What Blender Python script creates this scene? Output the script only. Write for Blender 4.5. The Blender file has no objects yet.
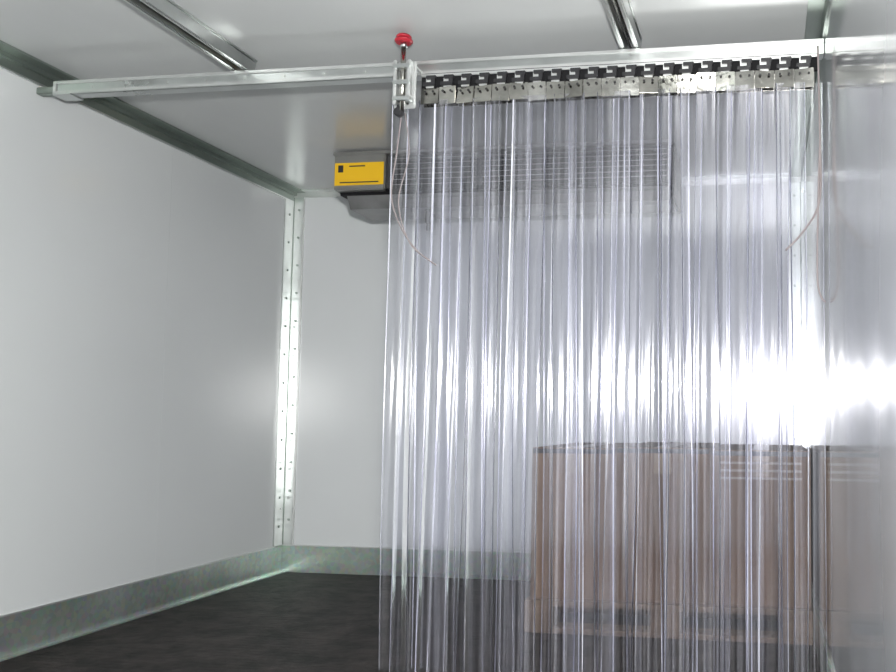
import bpy, bmesh, math, random
from mathutils import Vector, Matrix
random.seed(7)
S = bpy.context.scene
S.view_settings.view_transform = 'Standard'
S.view_settings.look = 'None'
try:
    S.cycles.transparent_max_bounces = 40
    S.cycles.max_bounces = 10
except Exception: pass

# ------------------------------------------------ dimensions (metres)
XL, XR = -2.31, 0.16
YB, YF = 4.08, -0.35
ZC = 1.85
BY = 2.50   # beam depth

# ------------------------------------------------ materials
def new_mat(name):
    m = bpy.data.materials.new(name); m.use_nodes = True
    nt = m.node_tree
    return m, nt, nt.nodes['Principled BSDF']

def coords(nt, scale=(1,1,1)):
    tc = nt.nodes.new('ShaderNodeTexCoord'); mp = nt.nodes.new('ShaderNodeMapping')
    mp.inputs['Scale'].default_value = scale
    nt.links.new(tc.outputs['Object'], mp.inputs['Vector'])
    return mp.outputs['Vector']

def mat(name, col, rough=.5, metal=0., var=.0, nscale=(5,5,5), bump=0., spec=.5, rvar=0., detail=4):
    m, nt, b = new_mat(name)
    b.inputs['Base Color'].default_value = (*col, 1)
    b.inputs['Roughness'].default_value = rough
    b.inputs['Metallic'].default_value = metal
    b.inputs['Specular IOR Level'].default_value = spec
    if var or bump or rvar:
        v = coords(nt, nscale)
        n = nt.nodes.new('ShaderNodeTexNoise'); n.inputs['Scale'].default_value = 1; n.inputs['Detail'].default_value = detail
        nt.links.new(v, n.inputs['Vector'])
        if var:
            r = nt.nodes.new('ShaderNodeValToRGB')
            r.color_ramp.elements[0].position = .3; r.color_ramp.elements[1].position = .7
            r.color_ramp.elements[0].color = (*[max(0,c*(1-var)) for c in col],1)
            r.color_ramp.elements[1].color = (*[min(1,c*(1+var)) for c in col],1)
            nt.links.new(n.outputs['Fac'], r.inputs['Fac']); nt.links.new(r.outputs['Color'], b.inputs['Base Color'])
        if rvar:
            mr = nt.nodes.new('ShaderNodeMapRange')
            mr.inputs['To Min'].default_value = max(.02,rough-rvar); mr.inputs['To Max'].default_value = rough+rvar
            nt.links.new(n.outputs['Fac'], mr.inputs['Value']); nt.links.new(mr.outputs['Result'], b.inputs['Roughness'])
        if bump:
            bp = nt.nodes.new('ShaderNodeBump'); bp.inputs['Strength'].default_value = bump; bp.inputs['Distance'].default_value = .01
            nt.links.new(n.outputs['Fac'], bp.inputs['Height']); nt.links.new(bp.outputs['Normal'], b.inputs['Normal'])
    return m

M_wall = mat('white_panel', (.55,.57,.57), .20, var=.02, nscale=(1.2,1.2,1.2), bump=.035, rvar=.03)
M_wallb = mat('white_panel_back', (.63,.65,.655), .19, var=.02, nscale=(1.5,1.5,1.5), bump=.02, spec=1.0)
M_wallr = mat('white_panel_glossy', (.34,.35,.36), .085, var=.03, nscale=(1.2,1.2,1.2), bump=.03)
M_ceil = mat('ceiling_panel', (.50,.515,.51), .20, var=.05, nscale=(2,1,2), bump=.07)
M_seam = mat('panel_seam', (.50,.52,.52), .3, var=.03)
M_alu = mat('aluminium', (.56,.58,.57), .30, 1., var=.16, nscale=(6,6,6), rvar=.08)
M_aluw = mat('aluminium_light', (.64,.65,.64), .38, .85, var=.10, nscale=(9,9,9))
M_aluD = mat('aluminium_dark', (.27,.31,.28), .38, .9, var=.2, nscale=(9,3,9))  # dark greenish-grey tone of the metal itself
M_steel = mat('stainless', (.50,.49,.45), .12, 1., var=.35, nscale=(14,14,22), bump=.3)
M_black = mat('black_rubber', (.012,.012,.014), .5, var=.1)
M_groove = mat('dark_groove', (.03,.03,.03), .5, .3, var=.1)
M_red = mat('red_plastic', (.36,.012,.025), .4, var=.1)
M_yel = mat('yellow_label', (.72,.43,.008), .45, var=.03)
M_evap = mat('evaporator_sheet_metal', (.26,.26,.25), .38, .7, var=.10, nscale=(8,8,8))
M_evapb = mat('evaporator_body_grey', (.07,.07,.072), .45, .3, var=.15, nscale=(8,8,8))
M_evapu = mat('evaporator_tray', (.24,.24,.24), .35, .7, var=.25, nscale=(8,8,8))
M_evapd = mat('evaporator_dark', (.006,.006,.007), .7, .0, var=.1, spec=.2)
M_card = mat('cardboard', (.125,.080,.052), .8, var=.16, nscale=(6,6,6))
M_card2 = mat('cardboard_light', (.155,.102,.068), .8, var=.14, nscale=(6,6,6))
M_tape = mat('packing_tape', (.19,.14,.09), .3, var=.05)
M_label = mat('pale_label', (.26,.23,.20), .5, var=.05)
M_wood = mat('pallet_wood', (.13,.09,.062), .8, var=.25, nscale=(2,18,18), bump=.2)
M_cable = mat('cable_grey', (.22,.19,.19), .45, var=.05)
M_dark = mat('near_black', (.02,.02,.022), .4, var=.1)

def galv():
    m, nt, b = new_mat('galvanised_steel')
    v = coords(nt, (60,60,60))
    vo = nt.nodes.new('ShaderNodeTexVoronoi'); vo.inputs['Scale'].default_value = 1
    nt.links.new(v, vo.inputs['Vector'])
    n = nt.nodes.new('ShaderNodeTexNoise'); n.inputs['Scale'].default_value = .05; n.inputs['Detail'].default_value = 5
    nt.links.new(v, n.inputs['Vector'])
    mx = nt.nodes.new('ShaderNodeMix'); mx.data_type='RGBA'; mx.inputs[0].default_value = .12
    r = nt.nodes.new('ShaderNodeValToRGB')
    r.color_ramp.elements[0].position=.3; r.color_ramp.elements[1].position=.7
    r.color_ramp.elements[0].color=(.30,.35,.32,1); r.color_ramp.elements[1].color=(.56,.63,.59,1)
    nt.links.new(n.outputs['Fac'], r.inputs['Fac'])
    nt.links.new(r.outputs['Color'], mx.inputs[6]); nt.links.new(vo.outputs['Color'], mx.inputs[7])
    nt.links.new(mx.outputs[2], b.inputs['Base Color'])
    b.inputs['Metallic'].default_value=.75; b.inputs['Roughness'].default_value=.30
    return m
M_galv = galv()

def floor_mat():
    m, nt, b = new_mat('floor_antislip_plywood')
    v = coords(nt, (1,1,1))
    n = nt.nodes.new('ShaderNodeTexNoise'); n.inputs['Scale'].default_value=7; n.inputs['Detail'].default_value=12; n.inputs['Roughness'].default_value=.8
    nt.links.new(v,n.inputs['Vector'])
    r = nt.nodes.new('ShaderNodeValToRGB')
    r.color_ramp.elements[0].position=.42; r.color_ramp.elements[1].position=.62
    r.color_ramp.elements[0].color=(.005,.004,.004,1); r.color_ramp.elements[1].color=(.052,.043,.040,1)
    nt.links.new(n.outputs['Fac'],r.inputs['Fac']); nt.links.new(r.outputs['Color'],b.inputs['Base Color'])
    br = nt.nodes.new('ShaderNodeTexBrick'); br.inputs['Scale'].default_value=8
    br.inputs['Mortar Size'].default_value=.03
    nt.links.new(v,br.inputs['Vector'])
    mxh = nt.nodes.new('ShaderNodeMath'); mxh.operation='MULTIPLY_ADD'; mxh.inputs[1].default_value=-.5
    nt.links.new(br.outputs['Fac'],mxh.inputs[0]); nt.links.new(n.outputs['Fac'],mxh.inputs[2])
    bp = nt.nodes.new('ShaderNodeBump'); bp.inputs['Strength'].default_value=1; bp.inputs['Distance'].default_value=.012
    nt.links.new(mxh.outputs[0],bp.inputs['Height']); nt.links.new(bp.outputs['Normal'],b.inputs['Normal'])
    b.inputs['Roughness'].default_value=.55
    b.inputs['Specular IOR Level'].default_value=.20
    return m
M_floor = floor_mat()

def pvc(name, tint, diff, rough, gl_add, refr):
    m = bpy.data.materials.new(name); m.use_nodes=True; nt=m.node_tree
    for n in list(nt.nodes): nt.nodes.remove(n)
    out = nt.nodes.new('ShaderNodeOutputMaterial')
    v = coords(nt, (110,110,.5))
    n = nt.nodes.new('ShaderNodeTexNoise'); n.inputs['Scale'].default_value=1; n.inputs['Detail'].default_value=3
    nt.links.new(v,n.inputs['Vector'])
    bp = nt.nodes.new('ShaderNodeBump'); bp.inputs['Strength'].default_value=.30; bp.inputs['Distance'].default_value=.004
    nt.links.new(n.outputs['Fac'],bp.inputs['Height'])
    tr = nt.nodes.new('ShaderNodeBsdfTransparent'); tr.inputs['Color'].default_value=(*tint,1)
    rf = nt.nodes.new('ShaderNodeBsdfRefraction'); rf.inputs['Color'].default_value=(*tint,1)
    rf.inputs['IOR'].default_value=1.06; rf.inputs['Roughness'].default_value=.10
    nt.links.new(bp.outputs['Normal'],rf.inputs['Normal'])
    m0 = nt.nodes.new('ShaderNodeMixShader'); m0.inputs[0].default_value=refr
    nt.links.new(tr.outputs[0],m0.inputs[1]); nt.links.new(rf.outputs[0],m0.inputs[2])
    gl = nt.nodes.new('ShaderNodeBsdfGlossy'); gl.inputs['Roughness'].default_value=rough
    gl.inputs['Color'].default_value=(.97,.97,1,1)
    nt.links.new(bp.outputs['Normal'],gl.inputs['Normal'])
    df = nt.nodes.new('ShaderNodeBsdfDiffuse'); df.inputs['Color'].default_value=(.84,.85,.94,1)
    fr = nt.nodes.new('ShaderNodeFresnel'); fr.inputs['IOR'].default_value=1.5
    nt.links.new(bp.outputs['Normal'],fr.inputs['Normal'])
    ad = nt.nodes.new('ShaderNodeMath'); ad.operation='MULTIPLY_ADD'; ad.use_clamp=True
    ad.inputs[1].default_value=1.3; ad.inputs[2].default_value=gl_add
    nt.links.new(fr.outputs['Fac'],ad.inputs[0])
    r = nt.nodes.new('ShaderNodeMapRange'); r.inputs['From Min'].default_value=.50; r.inputs['From Max'].default_value=.7
    r.inputs['To Min'].default_value=diff*.1; r.inputs['To Max'].default_value=diff*4
    nt.links.new(n.outputs['Fac'],r.inputs['Value'])
    m1 = nt.nodes.new('ShaderNodeMixShader'); m2 = nt.nodes.new('ShaderNodeMixShader')
    nt.links.new(r.outputs['Result'],m1.inputs[0]); nt.links.new(m0.outputs[0],m1.inputs[1]); nt.links.new(df.outputs[0],m1.inputs[2])
    nt.links.new(ad.outputs[0],m2.inputs[0]); nt.links.new(m1.outputs[0],m2.inputs[1]); nt.links.new(gl.outputs[0],m2.inputs[2])
    nt.links.new(m2.outputs[0],out.inputs['Surface'])
    return m
M_pvc = pvc('clear_pvc_strip', (.955,.955,.985), .030, .105, .02, .13)
M_pvce = pvc('pvc_edge_highlight', (.85,.85,.93), .34, .18, .15, .1)  # milky rim; its diffuse brightness paints in the highlights along strip edges
M_pvcd = pvc('clear_pvc_edge_dark', (.38,.38,.48), .05, .12, .08, .1)

# ------------------------------------------------ mesh builder
class B:
    def __init__(s, name): s.name=name; s.bm=bmesh.new(); s.mats=[]
    def mi(s,m):
        if m not in s.mats: s.mats.append(m)
        return s.mats.index(m)
    def _fin(s, before, m, smooth=False):
        i=s.mi(m)
        for f in s.bm.faces:
            if f not in before: f.material_index=i; f.smooth=smooth
    def box(s, x0,x1,y0,y1,z0,z1, m, bev=0., rot=None, seg=2):
        before=set(s.bm.faces)
        c=Vector(((x0+x1)/2,(y0+y1)/2,(z0+z1)/2))
        M=Matrix.Translation(c)
        if rot: M=M@rot
        M=M@Matrix.Diagonal((x1-x0,y1-y0,z1-z0,1))
        r=bmesh.ops.create_cube(s.bm,size=1,matrix=M)
        if bev:
            es=set(e for v in r['verts'] for e in v.link_edges)
            bmesh.ops.bevel(s.bm,geom=list(es),offset=bev,segments=seg,affect='EDGES')
        s._fin(before,m); return s
    def cyl(s, p, axis, r, h, m, seg=20, r2=None, bev=0):
        before=set(s.bm.faces)
        M=Matrix.Translation(Vector(p))@Vector((0,0,1)).rotation_difference(Vector(axis)).to_matrix().to_4x4()
        rr=bmesh.ops.create_cone(s.bm,cap_ends=True,segments=seg,radius1=r,radius2=r if r2 is None else r2,depth=h,matrix=M)
        if bev:
            es=set(e for v in rr['verts'] for e in v.link_edges if len([f for f in e.link_faces if len(f.verts)>4])>0)
            bmesh.ops.bevel(s.bm,geom=list(es),offset=bev,segments=2,affect='EDGES')
        i=s.mi(m)
        for f in s.bm.faces:
            if f not in before: f.material_index=i; f.smooth=len(f.verts)==4
        return s
    def prism(s, pts, x0, x1, m):   # YZ profile extruded along x
        before=set(s.bm.faces)
        a=[s.bm.verts.new((x0,p[0],p[1])) for p in pts]; b=[s.bm.verts.new((x1,p[0],p[1])) for p in pts]
        s.bm.faces.new(a); s.bm.faces.new(b[::-1])
        for i in range(len(pts)):
            j=(i+1)%len(pts); s.bm.faces.new((a[i],b[i],b[j],a[j]))
        s._fin(before,m); return s
    def tube(s, pts, r, m, seg=8, sub=6):
        before=set(s.bm.faces)
        P=[Vector(p) for p in pts]; Q=[]
        for i in range(len(P)-1):
            p0=P[max(i-1,0)];p1=P[i];p2=P[i+1];p3=P[min(i+2,len(P)-1)]
            for k in range(sub):
                t=k/sub
                Q.append(.5*((2*p1)+(p2-p0)*t+(2*p0-5*p1+4*p2-p3)*t*t+(3*p1-p0-3*p2+p3)*t**3))
        Q.append(P[-1])
        rings=[]
        for i,q in enumerate(Q):
            d=(Q[min(i+1,len(Q)-1)]-Q[max(i-1,0)]).normalized()
            up=Vector((0,1,0)) if abs(d.y)<.9 else Vector((1,0,0))
            u=d.cross(up).normalized(); w=d.cross(u)
            rings.append([s.bm.verts.new(q+r*(math.cos(a)*u+math.sin(a)*w)) for a in [2*math.pi*k/seg for k in range(seg)]])
        for a,b in zip(rings,rings[1:]):
            for k in range(seg): s.bm.faces.new((a[k],a[(k+1)%seg],b[(k+1)%seg],b[k]))
        s.bm.faces.new(rings[0]); s.bm.faces.new(rings[-1][::-1])
        s._fin(before,m,True); return s
    def done(s, recalc=True):
        if recalc: bmesh.ops.recalc_face_normals(s.bm,faces=s.bm.faces)
        me=bpy.data.meshes.new(s.name); s.bm.to_mesh(me); s.bm.free()
        for m in s.mats: me.materials.append(m)
        o=bpy.data.objects.new(s.name,me); S.collection.objects.link(o); return o

T=.06
# ------------------------------------------------ room shell
B('floor').box(XL-T,XR+T,YF,YB+T,-T,0,M_floor).done()
B('ceiling').box(XL-T,XR+T,YF,YB+T,ZC,ZC+T,M_ceil).done()
w=B('wall_left'); w.box(XL-T,XL,YF,YB,0,ZC,M_wall)
w.box(XL,XL+.0004,3.165,3.168,.12,ZC-.03,M_seam)
w.box(XL,XL+.0004,1.90,1.903,.12,ZC-.03,M_seam); w.done()
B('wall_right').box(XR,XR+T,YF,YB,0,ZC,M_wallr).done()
w=B('wall_back'); w.box(XL-T,XR+T,YB,YB+T,0,ZC,M_wallb)
w.box(-1.20,-1.197,YB-.0004,YB,.12,ZC-.03,M_seam); w.done()

# kick plates
b=B('baseboard_left'); b.box(XL,XL+.006,YF,YB-.002,0,.128,M_galv,.001)
b.box(XL+.006,XL+.03,YF,YB-.002,0,.004,M_galv); b.box(XL,XL+.008,YF,YB-.002,.125,.130,M_aluw,.001)
for i in range(8): b.cyl((XL+.007,.3+.5*i,.112),(1,0,0),.004,.003,M_galv,10)
b.done()
b=B('baseboard_back'); b.box(XL+.006,XR-.008,YB-.006,YB,0,.128,M_galv,.001); b.box(XL+.006,XR-.008,YB-.008,YB,.125,.130,M_aluw,.001)
for i in range(6): b.cyl((XL+.08+i*.45,YB-.007,.112),(0,1,0),.004,.003,M_galv,10)
b.done()
b=B('baseboard_right'); b.box(XR-.006,XR,YF,YB-.002,0,.125,M_galv,.001); b.done()

# ceiling cornices
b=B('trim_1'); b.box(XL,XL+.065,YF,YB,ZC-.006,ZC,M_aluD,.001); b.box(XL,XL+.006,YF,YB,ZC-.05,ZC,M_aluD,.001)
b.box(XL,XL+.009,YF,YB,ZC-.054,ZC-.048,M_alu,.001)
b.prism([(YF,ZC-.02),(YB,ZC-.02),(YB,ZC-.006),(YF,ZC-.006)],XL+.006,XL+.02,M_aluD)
b.done()
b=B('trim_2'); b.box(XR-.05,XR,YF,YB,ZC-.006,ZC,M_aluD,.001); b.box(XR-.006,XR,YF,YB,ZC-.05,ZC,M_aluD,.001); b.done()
b=B('trim_3'); b.box(XL+.006,XR-.006,YB-.006,YB,ZC-.030,ZC-.006,M_aluw,.001); b.box(XL+.065,XR-.05,YB-.05,YB,ZC-.006,ZC,M_alu,.001); b.done()
# corner posts
def post(name,x,sx):
    b=B(name)
    x0,x1=sorted((x,x+sx*.008)); b.box(x0,x1,YB-.085,YB-.009,.125,ZC-.05,M_alu,.001)
    x0,x1=sorted((x,x+sx*.06)); b.box(x0,x1,YB-.009,YB-.0,.13,ZC-.03,M_alu,.001)
    x0,x1=sorted((x+sx*.055,x+sx*.062)); b.box(x0,x1,YB-.012,YB-.0,.13,ZC-.03,M_aluw,.001)
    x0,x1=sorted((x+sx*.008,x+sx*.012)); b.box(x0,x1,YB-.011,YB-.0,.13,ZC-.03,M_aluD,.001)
    for i in range(12):
        z=.22+i*.137
        b.cyl((x+sx*.010,YB-.05,z),(1,0,0),.006,.005,M_aluD,10)
        b.cyl((x+sx*.036,YB-.011,z+.03),(0,1,0),.006,.005,M_aluD,10)
    b.done()
post('trim_4',XL,1); post('trim_5',XR,-1)

# ------------------------------------------------ ceiling rails
def rail(name,x):
    b=B(name)
    b.box(x-.030,x+.030,YF,BY+.03,ZC-.006,ZC,M_alu,.001)
    b.box(x-.027,x-.013,YF,BY+.03,ZC-.05,ZC-.006,M_alu,.004)
    b.box(x+.013,x+.027,YF,BY+.03,ZC-.05,ZC-.006,M_alu,.004)
    b.box(x-.014,x+.014,YF,BY+.029,ZC-.020,ZC-.006,M_groove)
    b.cyl((x,(YF+BY+.03)/2,ZC-.030),(0,1,0),.006,BY+.03-YF,M_steel,14)
    return b.done()
rail('ceiling_rail',-1.60); rail('ceiling_rail',-.387)

# ------------------------------------------------ cross beam
b=B('curtain_support_beam')
bz0,bz1=1.755,1.797
b.box(-2.225,XR-.002,BY-.02,BY+.025,bz0,bz1,M_alu,.004)
b.box(-2.225,XR-.002,BY-.026,BY-.02,bz1-.009,bz1,M_aluw,.001)
b.box(-2.225,XR-.002,BY-.026,BY-.02,bz0,bz0+.010,M_aluw,.001)
b.box(-2.23,-2.17,BY-.03,BY+.03,bz0-.004,bz0+.002,M_alu,.001)
b.box(-2.235,-2.225,BY-.026,BY+.03,bz0-.004,bz1+.0,M_aluw,.001)
b.box(XL+.001,-2.235,BY-.010,BY+.02,bz0+.010,bz1-.010,M_aluD,.002)
for i in range(9): b.cyl((-2.1+i*.13,BY-.022,(bz0+bz1)/2),(0,1,0),.004,.003,M_aluw,10)
for x in (-1.6,-.387): b.box(x-.03,x+.03,BY-.02,BY+.02,bz1-.001,bz1+.004,M_alu,.001)
b.done()

# ------------------------------------------------ strip curtain
root=bpy.data.objects.new('pvc_strip_curtain',None); S.collection.objects.link(root)
def child(o):
    o.parent=root; return o
b=B('hanger_rail')
b.box(-1.005,XR-.02,BY-.032,BY-.022,1.705,1.7545,M_evapd,.001)
b.box(-1.005,XR-.02,BY-.040,BY-.032,1.742,1.750,M_aluw,.002)
n=21; x0=-1.0; pitch=(XR-.03-x0)/n
for i in range(n):
    xc=x0+pitch*(i+.5); hw=pitch*.49
    jz=random.uniform(-.002,.002); tilt=Matrix.Rotation(random.uniform(-.03,.03),4,'Y')@Matrix.Rotation(random.uniform(-.14,.14),4,'Z')@Matrix.Rotation(random.uniform(-.22,.16),4,'X')
    b.box(xc-hw,xc+hw,BY-.048,BY-.045,1.655+jz,1.707+jz,M_steel,.001,tilt)
    b.box(xc-hw,xc+hw,BY-.026,BY-.023,1.655+jz,1.716+jz,M_steel,.001)
    b.box(xc-.013,xc+.011,BY-.046,BY-.043,1.705,1.739,M_aluw,.001)
    b.box(xc-.021,xc+.016,BY-.052,BY-.040,1.710,1.721,M_black,.001)
    b.box(xc-.010,xc+.020,BY-.054,BY-.044,1.730,1.740,M_black,.001)
    b.box(xc+.005,xc+.017,BY-.053,BY-.044,1.718,1.732,M_black)
    for dx in (-.012,.012):
        b.cyl((xc+dx,BY-.052,1.692+jz),(0,1,0),.0035,.006,M_groove,6)
child(b.done())

# strips: curved clear sheets with thick rims
b=B('clear_strips'); bm=b.bm
ip=b.mi(M_pvc); ie=b.mi(M_pvce); idk=b.mi(M_pvcd)
NS=29; xs0=-1.045; xs1=XR-.052
NZ=26
for i in range(NS):
    xc=xs0+(xs1-xs0)*i/(NS-1)+random.uniform(-.009,.009)*(0 if i in (0,NS-1) else 1)
    wd=random.uniform(.076,.10); layer=(i%3)
    yc=BY-.036+ (layer-1)*.012
    sag=random.choice((-1,1))*random.uniform(.002,.0065)
    dxb=random.uniform(-.018,.018); rotb=random.uniform(-.07,.07); ph=random.uniform(0,6.28)
    us=[-.5,-.5+.0026/wd]+[-.5+ (k/14) for k in range(1,14)]+[.5-.0026/wd,.5]
    rib=random.uniform(-.25,.25)
    hb=.008+random.Random(i).uniform(0,.03)
    rows=[]
    for j in range(NZ+1):
        t=j/NZ; z=1.668-(1.668-hb)*t
        row=[]
        k=min(1,.25+t*1.6)
        for u in us:
            x=u*wd; y=sag*k*(1-4*u*u)+.0015*k*math.sin(u*15+ph+2*t)+.002*math.exp(-((u-rib)/.05)**2)*k
            a=rotb*t+.04*math.sin(ph+5*t)*t
            X=x*math.cos(a)-y*math.sin(a); Y=x*math.sin(a)+y*math.cos(a)
            row.append(bm.verts.new((min(XR-.007,xc+X+dxb*t+.006*math.sin(ph+4.5*t)*t),yc+Y,z)))
        rows.append(row)
    dark = random.random()<.35
    for j in range(NZ):
        for c in range(len(us)-1):
            f=bm.faces.new((rows[j][c],rows[j][c+1],rows[j+1][c+1],rows[j+1][c])); f.smooth=True
            f.material_index = (idk if dark and c else ie) if c in (0,len(us)-2) else ip
    for c in (0,-1):
        mm=M_pvce if random.random()<.65 else M_pvcd
        seg=6; rr=random.uniform(.0010,.0022); rings=[]
        for j in range(NZ+1):
            p=rows[j][c].co
            rings.append([bm.verts.new((min(XR-.006,p.x+rr*math.cos(q)),p.y+rr*math.sin(q),p.z)) for q in [2*math.pi*k/seg for k in range(seg)]])
        mi=b.mi(mm)
        for A,C in zip(rings,rings[1:]):
            for k in range(seg):
                f=bm.faces.new((A[k],A[(k+1)%seg],C[(k+1)%seg],C[k])); f.material_index=mi; f.smooth=True
child(b.done(False))

# ------------------------------------------------ latch
b=B('curtain_slide_latch')
lx=-1.028; ly=BY-.085
b.box(lx-.036,lx+.028,ly-.004,ly+.006,1.632,1.770,M_aluw,.003)
b.box(lx-.030,lx+.022,ly+.006,BY-.0265,1.758,1.764,M_aluw,.001)
b.box(lx-.030,lx-.020,ly-.03,ly-.004,1.636,1.766,M_aluw,.002)
b.box(lx+.012,lx+.022,ly-.03,ly-.004,1.66,1.766,M_aluw,.002)
for z in (1.748,1.70,1.652): b.box(lx-.030,lx+.022,ly-.034,ly-.006,z-.006,z+.006,M_alu,.002)
b.cyl((lx-.004,ly-.020,1.714),(0,0,1),.0075,.19,M_steel,16)
b.cyl((lx-.004,ly-.020,1.824),(0,0,1),.026,.012,M_red,24,bev=.004)
b.cyl((lx-.004,ly-.020,1.835),(0,0,1),.022,.012,M_red,20,bev=.004)
b.cyl((lx-.004,ly-.020,1.811),(0,0,1),.010,.014,M_alu,16)
b.cyl((lx-.016,ly-.014,1.617),(0,1,0),.013,.022,M_black,18,bev=.003)
b.box(lx-.022,lx-.010,ly-.018,ly-.004,1.615,1.640,M_black,.001)
for z in (1.760,1.645):
    for dx in (-.012,.006): b.cyl((lx+dx,ly-.006,z),(0,1,0),.004,.005,M_groove,8)
b.done()

# ------------------------------------------------ cables
y_=BY-.076
B('hanging_cable').tube([(-1.045,y_,1.622),(-1.058,y_,1.50),(-1.070,y_,1.38),(-1.040,y_,1.29),(-.99,y_,1.22),(-.93,y_,1.175)],.0022,M_cable)\
 .tube([(-1.035,y_,1.622),(-1.02,y_,1.50),(-1.048,y_,1.36),(-1.01,y_,1.24),(-.95,y_,1.19)],.0018,M_cable).done()
y_=BY-.085
B('hanging_cable').tube([(.138,y_,1.752),(.142,y_,1.5),(.140,y_,1.33),(.10,y_,1.25),(.05,y_,1.195)],.0028,M_cable)\
 .tube([(.142,y_,1.5),(.135,y_,1.28),(.133,y_,1.12),(.142,y_,1.07),(.154,y_,1.055)],.0026,M_cable).done()

# ------------------------------------------------ evaporator
b=B('refrigeration_evaporator')
ex0,ex1,ey=-1.77,-.37,3.48
eb=3.80
b.prism([(ey,1.838),(ey,1.685),(eb,1.685),(eb,1.838)],ex0,ex1,M_evapb)
b.prism([(ey+.004,1.685),(ey+.05,1.618),(eb-.06,1.618),(eb-.01,1.685)],ex0+.03,ex1-.01,M_evapu)
b.prism([(ey+.001,1.685),(ey+.012,1.668),(eb-.02,1.668),(eb-.005,1.685)],ex0+.004,ex1-.004,M_evapd)
# projecting end housing with yellow label on its face
b.box(ex0-.008,ex0+.215,ey-.030,ey+.1,1.680,1.838,M_evap,.006)
b.box(ex0-.004,ex0+.211,ey-.032,ey-.029,1.700,1.795,M_yel,.001)
for z,xa,xb in ((1.780,.06,.13),(1.712,.02,.19)):
    b.box(ex0+xa,ex0+xb,ey-.033,ey-.032,z-.0025,z+.0025,M_dark)
b.prism([(ey-.033,1.755),(ey-.033,1.785),(ey-.032,1.785),(ey-.032,1.755)],ex0+.012,ex0+.034,M_dark)
b.box(ex0-.012,ex1+.006,ey-.034,ey+.02,1.828,1.842,M_evap,.002)
b.box(ex0+.21,ex1+.006,ey-.008,ey+.01,1.674,1.690,M_evapd,.002)
for x in (ex0+.225,ex0+.61,ex0+1.0,ex1-.012): b.box(x-.008,x+.010,ey-.008,ey+.01,1.68,1.83,M_evapb,.002)
for a,c in ((.24,.595),(.625,.985),(1.015,1.38)):
    b.box(ex0+a,ex0+c,ey-.003,ey+.002,1.688,1.826,M_evapd)
    for k in range(6):
        z=1.703+k*.022
        b.box(ex0+a,ex0+c,ey-.009,ey-.002,z-.001,z+.001,M_evapu,0,Matrix.Rotation(.3,4,'X'))
b.box(ex1,ex1+.012,ey,eb-.02,1.62,1.838,M_evapd,.002)
for x in (ex0+.1,ex1-.1): b.box(x-.02,x+.02,ey+.06,ey+.28,1.836,ZC,M_alu)
b.cyl((ex0+.36,ey+.10,1.595),(0,0,1),.016,.06,M_evapd,16)
b.cyl((ex0+.36,ey+.10,1.56),(0,0,1),.010,.06,M_evapd,16)
b.done()

# ------------------------------------------------ pallet + cartons
px0,px1,py0,py1=-.84,.148,3.10,3.90
b=B('wooden_pallet')
for i in range(7):
    y=py0+.045+i*(py1-py0-.09)/6; b.box(px0,px1,y-.045,y+.045,.092,.112,M_wood,.002)
for x in (px0+.05,(px0+px1)/2,px1-.05):
    b.box(x-.05,x+.05,py0,py1,.072,.092,M_wood,.002)
    for y in (py0+.06,(py0+py1)/2,py1-.06): b.box(x-.05,x+.05,y-.06,y+.06,.018,.072,M_wood,.002)
for y in (py0+.05,(py0+py1)/2,py1-.05): b.box(px0,px1,y-.05,y+.05,0,.018,M_wood,.002)
b.done()
def carton(x0,x1,z1,m,y0=3.12,y1=3.88,lab=False):
    b=B('cardboard_box'); z0=.112
    b.box(x0,x1,y0,y1,z0,z1-.004,m,.006)
    ym=(y0+y1)/2
    b.box(x0+.002,x1-.002,y0,ym-.002,z1-.004,z1,m,.001); b.box(x0+.002,x1-.002,ym+.002,y1,z1-.004,z1,m,.001)
    xm=(x0+x1)/2
    b.box(xm-.03,xm+.03,y0-.001,y1+.001,z1,z1+.001,M_tape)
    b.box(xm-.03,xm+.03,y0-.0012,y0,z1-.09,z1+.001,M_tape)
    b.box(x0+.003,x1-.003,y0-.0014,y0,z1-.020,z1-.004,M_dark)  # dark strip along the top of the front face
    if lab:
        for k in range(3): b.box(x0+.03,x1-.03,y0-.0016,y0,z1-.10+k*.026,z1-.092+k*.026,M_label)
    b.done()
carton(-.825,-.525,.640,M_card2); carton(-.522,-.195,.645,M_card); carton(-.192,.145,.640,M_card2,lab=True)

# ------------------------------------------------ lights
l=bpy.data.lights.new('camera_flash','POINT'); l.energy=375; l.shadow_soft_size=.05; l.color=(1,.995,.98)
o=bpy.data.objects.new('camera_flash',l); o.location=(.04,-.03,.94); S.collection.objects.link(o)
wd=bpy.data.worlds.new('daylight'); S.world=wd; wd.use_nodes=True
bg=wd.node_tree.nodes['Background']; bg.inputs['Color'].default_value=(.87,.93,1,1); bg.inputs['Strength'].default_value=.62

# ------------------------------------------------ camera
cd=bpy.data.cameras.new('camera'); cam=bpy.data.objects.new('camera',cd); S.collection.objects.link(cam)
cd.sensor_width=36; cd.lens=36*900/896; cd.shift_x=-180/896; cd.shift_y=21/896; cd.clip_start=.01
R=Matrix.Rotation(math.radians(8.8),4,'Z')@Matrix.Rotation(math.radians(94),4,'X')@Matrix.Rotation(.008,4,'Z')
cam.matrix_world=Matrix.Translation((0,0,.74))@R
S.camera=cam
